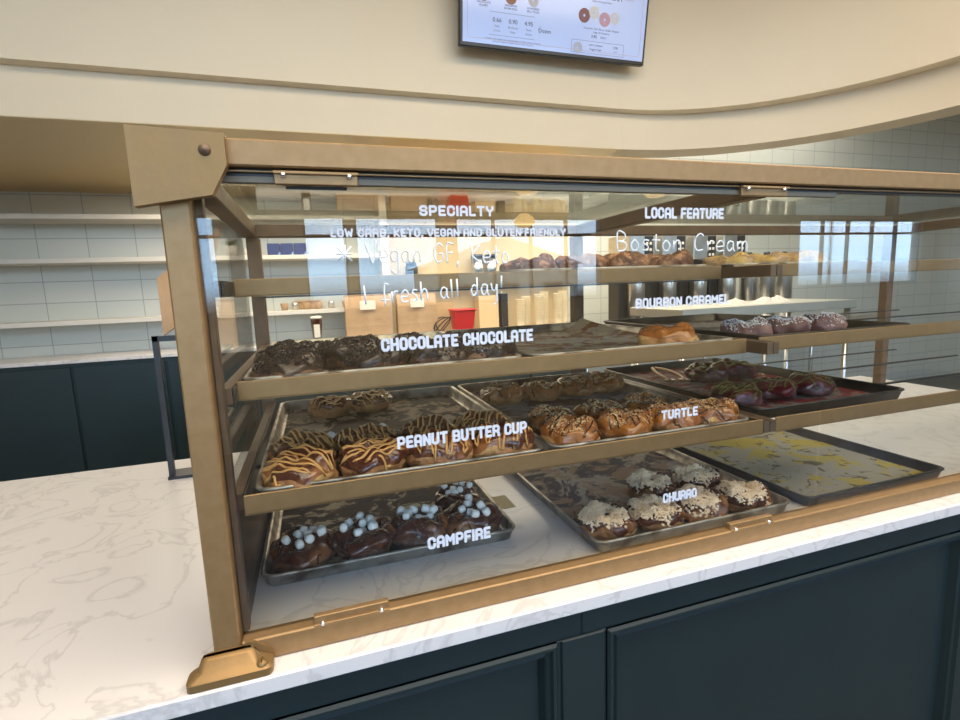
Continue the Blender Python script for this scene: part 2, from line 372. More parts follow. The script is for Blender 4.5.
clip(-.0485, .0985, .196, .2205, .007); clip(-.0485, .102, -.6745, -.648, -.004); clip(1.005, 1.15, .196, .2205, .007); clip(1.005, 1.15, -.6745, -.648, -.004)
P(MB().box(-.03, .078, .0206, .0222, .190, .196), 'rubber_pad', rubber)
# cast corner plate (top left) and foot (bottom left)
M90 = Matrix.Rotation(math.radians(90), 3, 'X')
P(MB().prism([(-.262, .276), (-.119, .270), (-.119, .219), (-.146, .170), (-.262, .150)], .001, .024, M90), 'corner_plate', brass)
P(MB().lathe([(.0001, .03), (.008, .028), (.010, .024), (.010, .02)], (-.150, 0, .242), 16, M=M90), 'corner_bolt', bronze_d)
ft = MB(); 
def ring(x0, x1, y0, y1, z, r=.012, n=4):
    out = []
    for cx_, cy_, a0 in ((x1-r, y1-r, 0), (x0+r, y1-r, 90), (x0+r, y0+r, 180), (x1-r, y0+r, 270)):
        for k in range(n+1):
            a = math.radians(a0+90*k/n); out.append((cx_+r*math.cos(a), cy_+r*math.sin(a), z))
    return out
def loft(m, rings, cap=True, smooth=True, mi=0):
    n = len(rings[0]); vs = [p for r_ in rings for p in r_]; fs = []
    for i in range(len(rings)-1):
        for k in range(n): fs.append((i*n+k, i*n+(k+1) % n, (i+1)*n+(k+1) % n, (i+1)*n+k))
    if cap: fs.append(tuple(range(n-1, -1, -1))); fs.append(tuple((len(rings)-1)*n+k for k in range(n)))
    return m.add(vs, fs, smooth, mi)
loft(ft, [ring(-.275, -.127, -.046, -.0005, -.7115), ring(-.275, -.127, -.046, -.0005, -.697), ring(-.272, -.131, -.043, -.0005, -.694), ring(-.258, -.152, -.030, -.0005, -.688), ring(-.252, -.160, -.022, -.0005, -.672), ring(-.248, -.166, -.016, -.0005, -.668)])
ft.v = [(x, y, z+(.012*max(0, min(1, (x+.165)/.03)) if y > -.015 and z > -.69 else 0)) for x, y, z in ft.v]
sharp(P(ft, 'corner_foot', brass), 40)
P(MB().prism([(-.176, -.660), (-.160, -.664), (-.136, -.680), (-.128, -.694), (-.128, -.707), (-.176, -.707)], -.0006, .006, M90), 'foot_lug', brass)
sc_ = MB().lathe([(.0001, .007), (.006, .006), (.0095, .003), (.0105, 0), (.0105, -.003)], n=18); sb = P(MB().lathe([(.0001, .007), (.006, .006), (.0095, .003), (.0105, 0), (.0105, -.003)], (-.146, -.033, -.692), 18), 'foot_screw', brass)
MB().box(-.1467, -.1452, -.041, -.025, .0262, .0275).build('screw_slot', rubber, sb)

# shelves: bronze front lip, side runners, dark cross bars
SH = {1: (.20, .036, -.002), 2: (.10, -.169, -.209), 3: (.02, -.383, -.424)}
for k, (y, zt, zb) in SH.items():
    y_ = y if y > .03 else .034
    sh = P(MB().box(-.158, 1.135, y_, y_+.006, zb, zt, .0015).box(-.158, 1.135, y_, y_+.03, zb, zb+.003), 'shelf_lip', bronze)
    sh2 = P(MB().box(1.18, XR-.03, y_, y_+.006, zb, zt, .0015).box(1.18, XR-.03, y_, y_+.03, zb, zb+.003), 'shelf_lip', bronze)
    for x, w in ((-.184, .022), (-.160, .004), (1.137, .02), (1.160, .018)):
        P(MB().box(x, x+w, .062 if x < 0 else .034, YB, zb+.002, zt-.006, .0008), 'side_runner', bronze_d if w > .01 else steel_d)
    for yy in (.32, .62, .90):
        P(MB().box(-.160, 1.135, yy, yy+.012, zb+.0, zb+.006), 'cross_bar', steel_d); P(MB().box(1.18, XR, yy, yy+.012, zb+.0, zb+.006), 'cross_bar', steel_d)
    # clear plastic strip under each lip
P(MB().box(-.10, 1.13, .2005, .206, -.0065, -.0025), 'lip_seal', steel_d)

# ------------------------------------------------------------------ lettering on the glass
BF = {'A': (4, [[(0, 0), (0, 5), (1, 6), (3, 6), (4, 5), (4, 0)], [(0, 2.4), (4, 2.4)]]),
 'B': (4, [[(0, 0), (0, 6), (3, 6), (4, 5.2), (4, 3.8), (3.2, 3), (0, 3)], [(3.2, 3), (4, 2.2), (4, .8), (3, 0), (0, 0)]]),
 'C': (4, [[(4, 4.2), (4, 5), (3, 6), (1, 6), (0, 5), (0, 1), (1, 0), (3, 0), (4, 1), (4, 1.8)]]),
 'D': (4, [[(0, 0), (0, 6), (3, 6), (4, 5), (4, 1), (3, 0), (0, 0)]]), 'E': (3.4, [[(3.4, 6), (0, 6), (0, 0), (3.4, 0)], [(0, 3), (2.8, 3)]]),
 'F': (3.4, [[(3.4, 6), (0, 6), (0, 0)], [(0, 2.9), (2.8, 2.9)]]), 'G': (4, [[(4, 4.4), (4, 5), (3, 6), (1, 6), (0, 5), (0, 1), (1, 0), (3, 0), (4, 1), (4, 2.8), (2.3, 2.8)]]),
 'H': (4, [[(0, 0), (0, 6)], [(4, 0), (4, 6)], [(0, 3), (4, 3)]]), 'I': (0, [[(0, 0), (0, 6)]]), 'K': (4, [[(0, 0), (0, 6)], [(4, 6), (.5, 3), (4, 0)]]),
 'L': (3.2, [[(0, 6), (0, 0), (3.2, 0)]]), 'M': (5, [[(0, 0), (0, 6), (2.5, 2.6), (5, 6), (5, 0)]]), 'N': (4, [[(0, 0), (0, 6), (4, 0), (4, 6)]]),
 'O': (4, [[(1, 0), (0, 1), (0, 5), (1, 6), (3, 6), (4, 5), (4, 1), (3, 0), (1, 0)]]), 'P': (4, [[(0, 0), (0, 6), (3, 6), (4, 5), (4, 3.3), (3, 2.4), (0, 2.4)]]),
 'R': (4, [[(0, 0), (0, 6), (3, 6), (4, 5), (4, 3.6), (3.2, 2.7), (0, 2.7)], [(2.6, 2.7), (4, 1.2), (4, 0)]]),
 'S': (4, [[(4, 4.6), (4, 5), (3, 6), (1, 6), (0, 5), (0, 4), (.9, 3.1), (3.1, 2.9), (4, 2), (4, 1), (3, 0), (1, 0), (0, 1), (0, 1.4)]]),
 'T': (4, [[(0, 6), (4, 6)], [(2, 6), (2, 0)]]), 'U': (4, [[(0, 6), (0, 1), (1, 0), (3, 0), (4, 1), (4, 6)]]), 'V': (4, [[(0, 6), (0, 4), (2, 0), (4, 4), (4, 6)]]),
 'W': (5.6, [[(0, 6), (1.2, 0), (2.8, 4), (4.4, 0), (5.6, 6)]]), 'Y': (4, [[(0, 6), (0, 4.4), (2, 2.8), (4, 4.4), (4, 6)], [(2, 2.8), (2, 0)]]), ',': (.4, [[(.4, .2), (-.1, -1.4)]])}
SK = [0]
def stroke(m, pts, w, y0, y1):
    SK[0] += 1; y0 = y0-.0002*(SK[0] % 3)
    """flat vinyl stroke in the xz plane between depths y0 and y1"""
    yb = y0
    for si, ((ax, az), (bx, bz)) in enumerate(zip(pts, pts[1:])):
        y0 = yb-.000018*(si % 12); d = Vector((bx-ax, bz-az)); l = d.length
        if l < 1e-9: continue
        d /= l; n = Vector((-d.y, d.x))*w/2
        q = [(ax+n.x, az+n.y), (ax-n.x, az-n.y), (bx-n.x, bz-n.y), (bx+n.x, bz+n.y)]
        vs = [(x, y0, z) for x, z in q]+[(x, y1, z) for x, z in q]
        m.add(vs, [(0, 1, 2, 3), (7, 6, 5, 4), (0, 4, 5, 1), (1, 5, 6, 2), (2, 6, 7, 3), (3, 7, 4, 0)])
    for (x, z) in (pts[1:] if pts[0] == pts[-1] else pts[1:-1]):
        k = 8; q = [(x+w/2*math.cos(2*math.pi*i/k+.39), z+w/2*math.sin(2*math.pi*i/k+.39)) for i in range(k)]
        vs = [(a, yb-.00022-.00004*(pts.index((x, z)) % 3), b) for a, b in q]; m.add(vs, [tuple(range(k-1, -1, -1))])
def vinyl_text(txt, x0, x1, zc, h):
    adv = []; x = 0
    for ch in txt:
        if ch == ' ': x += 3.2; continue
        w = BF[ch][0]; adv.append((ch, x)); x += w+1.75+.65
    tot = x-.65-1.75; s = h/7.75; sx_ = (x1-x0-1.75*s)/tot; m = MB()
    for ch, cx_ in adv:
        for ln in BF[ch][1]:
            q = [Vector((x0+.87*s+(cx_+px)*sx_, zc+(pz-3)*s-Z0)) for px, pz in ln]
            if ln[0] != ln[-1]:
                a_ = (q[0]-q[1]).normalized(); b_ = (q[-1]-q[-2]).normalized(); q[0] = q[0]+a_*.8*s; q[-1] = q[-1]+b_*.8*s
            stroke(m, [tuple(v) for v in q], 1.75*s, .0218, .0224)
    m.build('lettering', vinyl, door, label='white vinyl lettering reading '+txt)
for a in [('SPECIALTY', .215, .372, .155, .021), ('LOW CARB, KETO, VEGAN AND GLUTEN FRIENDLY', .042, .538, .112, .0165), ('LOCAL FEATURE', .742, .968, .155, .0255),
          ('BOURBON CARAMEL', .718, .992, -.052, .0235), ('CHOCOLATE CHOCOLATE', .123, .455, -.108, .0265), ('PEANUT BUTTER CUP', .143, .435, -.314, .0265),
          ('TURTLE', .795, .905, -.330, .0235), ('CAMPFIRE', .195, .340, -.547, .0275), ('CHURRO', .803, .908, -.548, .0255)]: vinyl_text(*a)
HW = {'*': (1.3, [[(0, .1), (1.2, 1.1)], [(0, 1.05), (1.2, .1)], [(.6, -.05), (.65, 1.2)], [(-.1, .6), (1.3, .6)]]),
 'V': (1.0, [[(0, 1.4), (.5, .1), (.62, .1), (1.0, 1.5)]]), 'e': (.8, [[(.05, .4), (.7, .45), (.6, .8), (.3, .85), (.02, .45), (.2, .05), (.7, .1)]]),
 'g': (.8, [[(.65, .75), (.3, .85), (.05, .45), (.3, .1), (.65, .4), (.68, .8), (.66, -.5), (.35, -.75), (.05, -.5)]]), 'a': (.85, [[(.65, .75), (.3, .85), (.05, .45), (.3, .05), (.62, .4), (.66, .8), (.68, .2), (.85, .05)]]),
 'n': (.85, [[(.05, .85), (.08, .05)], [(.08, .5), (.35, .85), (.62, .7), (.68, .05)]]), 'G': (.95, [[(.85, 1.2), (.5, 1.4), (.1, 1.0), (.08, .4), (.4, .05), (.8, .25), (.82, .65), (.45, .65)]]),
 'F': (.8, [[(.1, 0), (.12, 1.35), (.75, 1.35)], [(.12, .75), (.65, .75)]]), ',': (.4, [[(.15, .15), (.05, -.25)]]), 'k': (.8, [[(.08, 0), (.1, 1.4)], [(.65, .9), (.12, .45), (.7, 0)]]), 'K': (.95, [[(.08, 0), (.1, 1.3)], [(.85, 1.3), (.12, .6), (.9, 0)]]),
 't': (.7, [[(.35, 1.3), (.33, .2), (.6, .02)], [(.0, .85), (.7, .85)]]), 'o': (.8, [[(.35, .85), (.05, .5), (.2, .08), (.55, .1), (.68, .5), (.35, .85)]]), '|': (.5, [[(.1, 1.4), (.2, .1)]]),
 'f': (.8, [[(.75, 1.35), (.45, 1.45), (.35, 1.1), (.35, -.1)], [(.0, .3), (.75, .3)]]), 'r': (.7, [[(.05, .85), (.1, .05)], [(.1, .5), (.35, .85), (.62, .8)]]), 's': (.7, [[(.6, .8), (.25, .85), (.15, .6), (.5, .4), (.5, .12), (.08, .08)]]),
 'h': (.85, [[(.08, 1.4), (.08, .05)], [(.08, .5), (.35, .85), (.62, .7), (.68, .05)]]), 'l': (.4, [[(.1, 1.4), (.15, .05)]]), 'd': (.85, [[(.6, .75), (.3, .85), (.05, .45), (.3, .05), (.6, .35)], [(.66, 1.4), (.66, .05)]]),
 'y': (.8, [[(.05, .85), (.2, .4), (.45, .35), (.65, .8)], [(.65, .8), (.6, -.5), (.3, -.7)]]), '!': (.4, [[(.2, 1.4), (.15, .5)], [(.14, .2), (.16, .08)]]), 'B': (1, [[(.1, 0), (.1, 1.4), (.6, 1.35), (.75, 1.05), (.55, .75), (.15, .72), (.75, .6), (.85, .3), (.6, .03), (.1, 0)]]),
 'C': (1, [[(.85, 1.2), (.55, 1.4), (.15, 1.1), (.05, .5), (.3, .08), (.8, .15)]]), 'm': (1.2, [[(.05, .85), (.08, .05)], [(.08, .5), (.28, .85), (.5, .65), (.52, .05)], [(.52, .5), (.75, .85), (.98, .65), (1.0, .05)]])}
def smooth(pts, k=5):
    if len(pts) < 3: return pts
    out = []; q = [pts[0]]+list(pts)+[pts[-1]]
    for i in range(1, len(q)-2):
        for j in range(k):
            t = j/k; a, b, c, d = q[i-1:i+3]
            out.append(tuple(.5*((2*b[m])+(-a[m]+c[m])*t+(2*a[m]-5*b[m]+4*c[m]-d[m])*t*t+(-a[m]+3*b[m]-3*c[m]+d[m])*t**3) for m in (0, 1)))
    return out+[pts[-1]]
def hand(txt, x0, x1, z0, z1, h):
    x = 0; adv = []
    for ch in txt:
        if ch == ' ': x += .9; continue
        adv.append((ch, x)); x += HW[ch][0]+.18
    s = (x1-x0)/x; m = MB()
    for ch, cx_ in adv:
        zb = z0+(z1-z0)*cx_/x
        for ln in HW[ch][1]:
            m.tube([(x0+(cx_+px)*s, .0213, zb+pz*h-Z0) for px, pz in smooth(ln)], .0019, 6)
    m.v = [(a, .0224-(.0224-b)*.55, c) for a, b, c in m.v]
    m.build('handwriting', marker, door, label='white hand-written marker words '+txt.replace('|', '!'))
hand('* Vegan GF, Keto', .052, .408, .056, .048, .028)
hand('| fresh all day!', .095, .393, -.028, -.016, .028)
hand('Boston Cream', .666, 1.055, .070, .062, .030)

# ================================================================== SHEET PANS
def rr(x0, x1, y0, y1, z, r): return ring(x0, x1, y0, y1, z, r, 5)
def pan(x0, x1, y0, y1, zb, label, m=pan_m):
    t = MB(); w, d = x1-x0, y1-y0
    R = [(.016, 0, .020), (.014, .0015, .022), (.006, .028, .028), (.003, .0295, .03), (0, .0325, .033), (.001, .036, .032), (.005, .0375, .030), (.009, .036, .026), (.011, .032, .024), (.018, .006, .018), (.024, .003, .012)]
    loft(t, [rr(i, w-i, i, d-i, z, r) for i, z, r in R])
    return t.build('sheet_pan', m, None, (x0, y0, zb), label=label, cat='baking tray', group='sheet pans in the pastry case')
def liner(x0, x1, y0, y1, zb, m, label, curl=0):
    n1, n2 = 34, 44; vs = []; fs = []; random.seed(int(x0*1000)+int(zb*777))
    w, d = x1-x0-.056, y1-y0-.056; sd = random.random()*50
    for j in range(n2+1):
        for i in range(n1+1):
            x, y = w*i/n1, d*j/n2; z = .0006+.0022*(1+noise.noise(Vector((x*9+sd, y*9, 3))))
            e_ = max(0, (i/n1-.82)/.18)*max(0, (j/n2-.0)) if curl else 0
            vs.append((x, y, z+curl*e_*e_))
    for j in range(n2):
        for i in range(n1): a = j*(n1+1)+i; fs.append((a, a+1, a+n1+2, a+n1+1))
    return MB().add(vs, fs, True).build('parchment_sheet', m, None, (x0+.028, y0+.028, zb+.0035), label=label, cat='baking paper', group='parchment sheets on the pans')
PANS = {}
def tray(key, x0, x1, y0, y1, zb, plab, pm, llab, curl=0, m=pan_m):
    pan(x0, x1, y0, y1, zb, plab, m); liner(x0, x1, y0, y1, zb, pm, llab, curl); PANS[key] = (x0, x1, y0, y1, zb+.009)
Z3 = -.4165; Z2 = -.2025; Z1 = .0045
tray('3A', -.140, .497, .045, .915, Z3, 'aluminium sheet pan holding the peanut butter cup donuts', paper_choc, 'stained parchment with chocolate smears behind the peanut butter cup donuts')
tray('3B', .512, 1.115, .045, .915, Z3, 'aluminium sheet pan holding the turtle donuts', paper_grey, 'grey parchment under the turtle donuts')
tray('2A', -.150, .475, .110, .965, Z2, 'aluminium sheet pan holding the chocolate chocolate donuts', paper_choc, 'crumb covered parchment under the chocolate chocolate donuts')
tray('2B', .490, 1.115, .110, .965, Z2, 'nearly empty sheet pan with one bourbon caramel donut', paper_cara, 'caramel smeared parchment around the single bourbon caramel donut', .05)
tray('4A', -.175, .500, .250, .965, Z0+.001, 'aluminium sheet pan holding the marshmallow campfire donuts', paper_camp, 'chocolate smeared parchment behind the marshmallow campfire donuts')
tray('4B', .655, 1.335, .090, .965, Z0+.001, 'aluminium sheet pan holding the crumb topped churro donuts', paper_churro, 'dark stained parchment behind the churro donuts')
tray('1B', .490, 1.115, .215, .965, Z1, 'sheet pan on the top shelf under the sugared donuts', paper_grey, 'parchment on the top shelf pan')
tray('1C', 1.20, 1.83, .215, .965, Z1, 'sheet pan at the right of the top shelf under yellow crumb donuts', paper_yel, 'parchment at the right of the top shelf')
tray('2C', 1.20, 1.83, .110, .965, Z2, 'sheet pan right of the bourbon caramel pan holding powdered donuts', paper_grey, 'parchment under the powdered donuts', m=pan_d)
tray('3C', 1.20, 1.83, .110, .965, Z3, 'dark sheet pan holding red iced donuts with green sprinkles', paper_red, 'red stained parchment among the red iced donuts', m=pan_d)
tray('4C', 1.385, 2.03, .090, .965, Z0+.001, 'dark sheet pan with yellow smeared paper right of the churro donuts', paper_yel, 'yellow smeared parchment on the empty pan right of the churro donuts', m=pan_d)

# ================================================================== DONUTS
dough = mat('fried_dough', (.34, .145, .045), .55, 0, (14, (.60, .36, .13), .52, .68), (70, .9))
dough_d = mat('dark_dough', (.11, .045, .02), .5, 0, (16, (.30, .15, .07), .55, .7), (70, .9))
g_choc = mat('chocolate_glaze', (.075, .018, .008), .22, 0, (22, (.30, .11, .035), .52, .66), (40, .35), coat=.5)
g_dark = mat('dark_glaze', (.022, .010, .007), .3, 0, (14, (.05, .022, .012), .4, .7), (45, .5), coat=.3)
g_cara = mat('caramel_glaze', (.33, .115, .020), .25, 0, (12, (.22, .065, .014), .4, .7), (35, .4), coat=.5)
g_cinn = mat('cinnamon_sugar', (.13, .05, .022), .6, 0, (60, (.40, .19, .09), .50, .60), (90, .8))
g_red = mat('red_glaze', (.16, .012, .014), .3, 0, (14, (.09, .02, .015), .4, .6), (45, .5), coat=.3)
g_purple = mat('purple_dough', (.10, .035, .035), .5, 0, (16, (.20, .10, .09), .4, .6), (45, .5))
pb = mat('peanut_butter_icing', (.62, .33, .10), .4)
chocline = mat('chocolate_drizzle', (.035, .012, .008), .25)
oreo = mat('black_cookie_crumb', (.012, .007, .006), .85, 0, (40, (.04, .022, .014), .5, .7))
streusel = mat('streusel_crumb', (.82, .59, .36), .8, 0, (30, (.90, .72, .50), .4, .6))
nut = mat('chopped_nut', (.60, .40, .20), .7, 0, (35, (.22, .09, .04), .45, .55))
yelc = mat('yellow_crumb', (.50, .32, .10), .8, 0, (30, (.34, .22, .13), .4, .6))
sugar = mat('powdered_sugar', (.82, .82, .82), .9)
sprink = mat('green_sprinkle', (.28, .32, .05), .6)
graham = mat('graham_dust', (.50, .34, .17), .9)
mallow = mat('marshmallow', (.96, .92, .84), .6)

def donut_surface(seed, R=.040, r=.033, amp=.016, sx_=1.0, sy_=1.0, nu=64, nv=32, zs=1.0, segs=0):
    off = Vector((seed*7.3, seed*3.1, seed*1.7))
    def f(u, v, ex=0):
        rr_ = r+ex
        c = Vector(((R+rr_*math.cos(v))*math.cos(u), (R+rr_*math.cos(v))*math.sin(u), rr_*math.sin(v)*zs))
        n = Vector((math.cos(v)*math.cos(u), math.cos(v)*math.sin(u), math.sin(v)))
        d = amp*noise.noise(c*22+off)+amp*.45*noise.noise(c*58+off)
        if segs: d += .0035*abs(math.sin(u*segs/2+seed))-.002
        d *= 1 if ex == 0 else 1
        p = c+n*d; p.x *= sx_; p.y *= sy_
        if p.z < -r*.72*zs: p.z = -r*.72*zs
        return p+Vector((0, 0, r*.72*zs))
    return f
def grid_mesh(f, nu, nv, ex=0, vr=None):
    m = MB(); vs = []; fs = []
    if vr is None:
        for i in range(nu):
            for j in range(nv): vs.append(f(2*math.pi*i/nu, 2*math.pi*j/nv, ex))
        for i in range(nu):
            for j in range(nv): fs.append((i*nv+j, ((i+1) % nu)*nv+j, ((i+1) % nu)*nv+(j+1) % nv, i*nv+(j+1) % nv))
    else:
        for i in range(nu):
            u = 2*math.pi*i/nu; v0, v1 = vr(u)
            for j in range(nv+1):
                t = j/nv; e_ = ex*min(1, 6*min(t, 1-t)+.15)
                vs.append(f(u, v0+(v1-v0)*t, e_))
        k = nv+1
        for i in range(nu):
            for j in range(nv): fs.append((i*k+j, ((i+1) % nu)*k+j, ((i+1) % nu)*k+j+1, i*k+j+1))
    return m.add(vs, fs, True)
def chunk(m, p, s, rnd):
    a = [rnd.uniform(-1, 1) for _ in range(3)]; q = Matrix.Rotation(a[0]*3, 3, 'X') @ Matrix.Rotation(a[1]*3, 3, 'Z')
    e = [s*rnd.uniform(.55, 1.2) for _ in range(3)]
    vs = [Vector(p)+q @ Vector((x*e[0], y*e[1], z*e[2]*.8)) for x, y, z in ((1, 0, 0), (-1, 0, 0), (0, 1, 0), (0, -1, 0), (0, 0, 1), (0, 0, -1))]
    m.add(vs, [(0, 2, 4), (2, 1, 4), (1, 3, 4), (3, 0, 4), (2, 0, 5), (1, 2, 5), (3, 1, 5), (0, 3, 5)])
SINK = .0
def make(kind, seed):
    rnd = random.Random(seed*31+len(kind)); K = dict(sx_=1.02, sy_=.98)
    bm, gm = dough, g_choc; vlo = (.0, .35)
    if kind == 'choc': bm, gm = dough_d, g_dark
    if kind == 'pb': bm, gm, vlo = dough, g_choc, (.05, .4); K['segs'] = 7
    if kind == 'camp': bm, gm, vlo = dough_d, g_choc, (-.2, .3)
    if kind == 'churro': bm, gm = dough, g_choc; vlo = (-.1, .3)
    if kind == 'turtle': bm, gm, vlo = dough, g_cara, (-.2, .3); K['segs'] = 6
    if kind == 'bourbon': bm, gm, vlo = dough, g_cara, (.25, .5)
    if kind == 'cinn': bm, gm, vlo = dough_d, g_cinn, (-.1, .3)
    if kind == 'yellow': bm, gm, vlo = dough, yelc, (-.1, .3)
    if kind == 'red': bm, gm, vlo = g_purple, g_red, (-.2, .3)
    if kind == 'powder': bm, gm = g_purple, g_purple
    f = donut_surface(seed, **K); body = grid_mesh(f, 64, 32)
    root_kind = {'choc': 'chocolate_crumb_donut', 'pb': 'peanut_butter_donut', 'camp': 'marshmallow_donut', 'churro': 'churro_donut', 'turtle': 'turtle_donut', 'bourbon': 'caramel_donut', 'cinn': 'cinnamon_donut', 'yellow': 'yellow_crumb_donut', 'red': 'red_iced_donut', 'powder': 'powdered_donut'}[kind]
    t = bpy.data.objects.new(root_kind, None); COL.objects.link(t); t['category'] = 'donut'; t.empty_display_size = .02
    body.build('dough', bm, t)
    def vr(u):
        k = noise.noise(Vector((math.cos(u)*2.2, math.sin(u)*2.2, seed*5.1)))
        return (vlo[0]+(vlo[1]-vlo[0])*(.5+k*1.6), math.pi+.5)
    if kind != 'powder': grid_mesh(f, 64, 22, .0022, vr).build('glaze', gm, t)
    top = grid_mesh(f, 48, 24, .002); bv = BVHTree.FromPolygons([Vector(v) for v in top.v], top.f)
    def hit(x, y):
        h = bv.ray_cast(Vector((x, y, .2)), Vector((0, 0, -1))); return h[0], h[1]
    def crumbs(n, s0, s1, name, m, rmax=.072, clump=None, rmin=.008):
        c = MB(); k = 0; tries = 0
        while k < n and tries < n*5:
            tries += 1; a = rnd.uniform(0, 2*math.pi); q = rmax*math.sqrt(rnd.random())
            if q < rmin: continue
            x, y = q*math.cos(a), q*math.sin(a)
            if clump and rnd.random() > max(0, min(1, 1.25-math.hypot(x-clump[0], y-clump[1])/clump[2])): continue
            p, nn = hit(x, y)
            if p is None or p.z < .02: continue
            chunk(c, p+nn*.0006, rnd.uniform(s0, s1), rnd); k += 1
        c.build(name, m, t, kind='stuff')
    def drizzle(name, m, n=11, w=.0022, ang=.4, ampl=.072):
        c = MB(); ca, sa = math.cos(ang), math.sin(ang); pts = []
        for i in range(n+1):
            q = -ampl+2*ampl*i/n; half = math.sqrt(max(0, .073**2-q*q))*rnd.uniform(.85, 1.0)
            steps = [k/14 for k in range(15)]
            if i % 2: steps.reverse()
            for s_ in steps:
                yy = -half+2*half*s_; xx = q+2*ampl/n*(.5 if i % 2 == 0 else .5)*(s_ if i % 2 == 0 else 1-s_)*1.0+.002*math.sin(s_*9+i)
                p, nn = hit(xx*ca-yy*sa, xx*sa+yy*ca)
                if p is not None and p.z > .014: pts.append(p+nn*.0006)
                else:
                    if len(pts) > 2: c.tube(pts, w, 5)
                    pts = []
        if len(pts) > 2: c.tube(pts, w, 5)
        c.build(name, m, t)
    if kind == 'choc': crumbs(650, .0018, .0046, 'cookie_crumbs', oreo)
    if kind == 'pb': drizzle('icing_drizzle', pb, 9+seed % 3, .0026, -.3+.5*(seed % 3))
    if kind == 'camp':
        crumbs(260, .0008, .0018, 'graham_crumbs', graham, clump=(0, -.01, .05))
        drizzle('chocolate_drizzle', chocline, 5, .0016, 1.2)
        pts = []
        while len(pts) < 9:
            a = rnd.uniform(0, 6.28); q = rnd.uniform(.012, .060); x, y = q*math.cos(a), q*math.sin(a)*.8+.008
            if all(math.hypot(x-b[0], y-b[1]) > .0195 for b in pts): pts.append((x, y))
            elif rnd.random() < .02: break
        mm = bpy.data.meshes.get('marshmallow_shape')
        for x, y in pts:
            p, nn = hit(x, y)
            if p is None: continue
            o = bpy.data.objects.new('marshmallow', mm); COL.objects.link(o); o.parent = t; o.location = p+nn*.0070; o.rotation_euler = (rnd.uniform(0, 3), rnd.uniform(-1.2, 1.2), rnd.uniform(0, 3)); s_ = rnd.uniform(.80, .98); o.scale = (s_, s_, s_)
    if kind == 'churro': crumbs(1500, .0030, .0066, 'streusel_crumbs', streusel, clump=(-.026, .006*(seed % 3-1), .064), rmax=.076)
    if kind == 'turtle':
        drizzle('chocolate_drizzle', chocline, 6, .0022, 1.0+.4*(seed % 3)); crumbs(520, .0018, .0046, 'chopped_nuts', nut, rmax=.066)
    if kind == 'cinn': crumbs(260, .0006, .0013, 'sugar_grains', streusel)
    if kind == 'yellow': crumbs(800, .0016, .0036, 'yellow_crumbs', yelc)
    if kind == 'red': drizzle('green_drizzle', sprink, 7, .0013, .8); crumbs(140, .0012, .0024, 'green_sprinkles', sprink)
    if kind == 'powder': crumbs(900, .0010, .0030, 'powdered_sugar', sugar, clump=(0, 0, .07))
    return t
ml = MB().lathe([(.0001, -.0108), (.0078, -.0106), (.0102, -.0084), (.0109, 0), (.0102, .0084), (.0078, .0106), (.0001, .0108)], n=14)
ml.mesh('marshmallow_shape', mallow)
PROTO = {}
NM = {'choc': 'black crumb chocolate donut', 'pb': 'tan drizzled glazed donut', 'camp': 'marshmallow chocolate donut', 'churro': 'pale crumb donut',
      'turtle': 'nut topped caramel donut', 'bourbon': 'lone caramel glazed donut', 'cinn': 'brown sugared donut', 'yellow': 'yellow crumb donut', 'red': 'red iced donut', 'powder': 'white sugared donut'}
ORD = ['first', 'second', 'third', 'fourth', 'fifth', 'sixth']
CNT = {}
def put(kind, x, y, z, where, scale=1.0, rz=None):
    n = CNT.get(kind, 0); CNT[kind] = n+1; seed = n % 4+1; key = (kind, seed)
    lab = NM[kind]+' '+where
    grp = {'choc': 'chocolate crumb donuts on the second shelf', 'pb': 'peanut butter cup donuts on the third shelf', 'camp': 'marshmallow donuts on the bottom', 'churro': 'churro donuts on the bottom', 'turtle': 'turtle donuts on the third shelf', 'bourbon': None, 'cinn': 'brown sugared donuts on the top shelf', 'yellow': 'yellow crumb donuts on the top shelf', 'red': 'red iced donuts on the third shelf', 'powder': 'powdered donuts on the second shelf'}[kind]
    rz = random.Random(n*13+5).uniform(0, 6.28) if rz is None else rz
    if kind == 'churro': rz = (.15, .5, -.2, .3, .0, .4)[n % 6]
    if key not in PROTO:
        t = make(kind, seed); PROTO[key] = t; t.location = (x, y, z); t.rotation_euler = (0, 0, rz); t['label'] = lab
        if grp: t['group'] = grp
    else: t = tree_copy(PROTO[key], (x, y, z), rz, lab, grp)
    t.scale = (scale,)*3; return t
def row(kind, key, y, xs_, rowname, panname, sc_=1.0):
    z = PANS[key][4]
    for i, x in enumerate(xs_):
        put(kind, x, y+random.uniform(-.008, .008), z, '%s from left, %s, %s' % (ORD[i], rowname, panname), sc_)
random.seed(3)
row('pb', '3A', .135, (-.052, .103, .258, .413), 'front row', 'third shelf left pan', 1.07)
row('pb', '3A', .285, (-.048, .105, .262, .410), 'second row', 'third shelf left pan', 1.03)
row('pb', '3A', .775, (.03, .165), 'back row', 'third shelf left pan', .95)
row('turtle', '3B', .130, (.608, .760, .915, 1.035), 'front row', 'third shelf middle pan', 1.04)
row('turtle', '3B', .275, (.625, .775, .925), 'second row', 'third shelf middle pan', .98)
row('turtle', '3B', .66, (.615, .765, .915, 1.03), 'back row', 'third shelf middle pan', .98)
row('choc', '2A', .205, (-.062, .130, .283, .400), 'front row', 'second shelf left pan', 1.05)
row('choc', '2A', .375, (-.065, .082, .235, .380), 'second row', 'second shelf left pan', 1.08)
row('choc', '2A', .53, (-.04, .115), 'third row', 'second shelf left pan')
row('camp', '4A', .352, (-.075, .085, .240, .392), 'front row', 'bottom left pan', 1.13)
row('camp', '4A', .52, (.400,), 'second row', 'bottom left pan')
put('bourbon', .955, .205, PANS['2B'][4], 'alone at the front of the smeared second shelf pan', 1.1)
CH_RZ = True
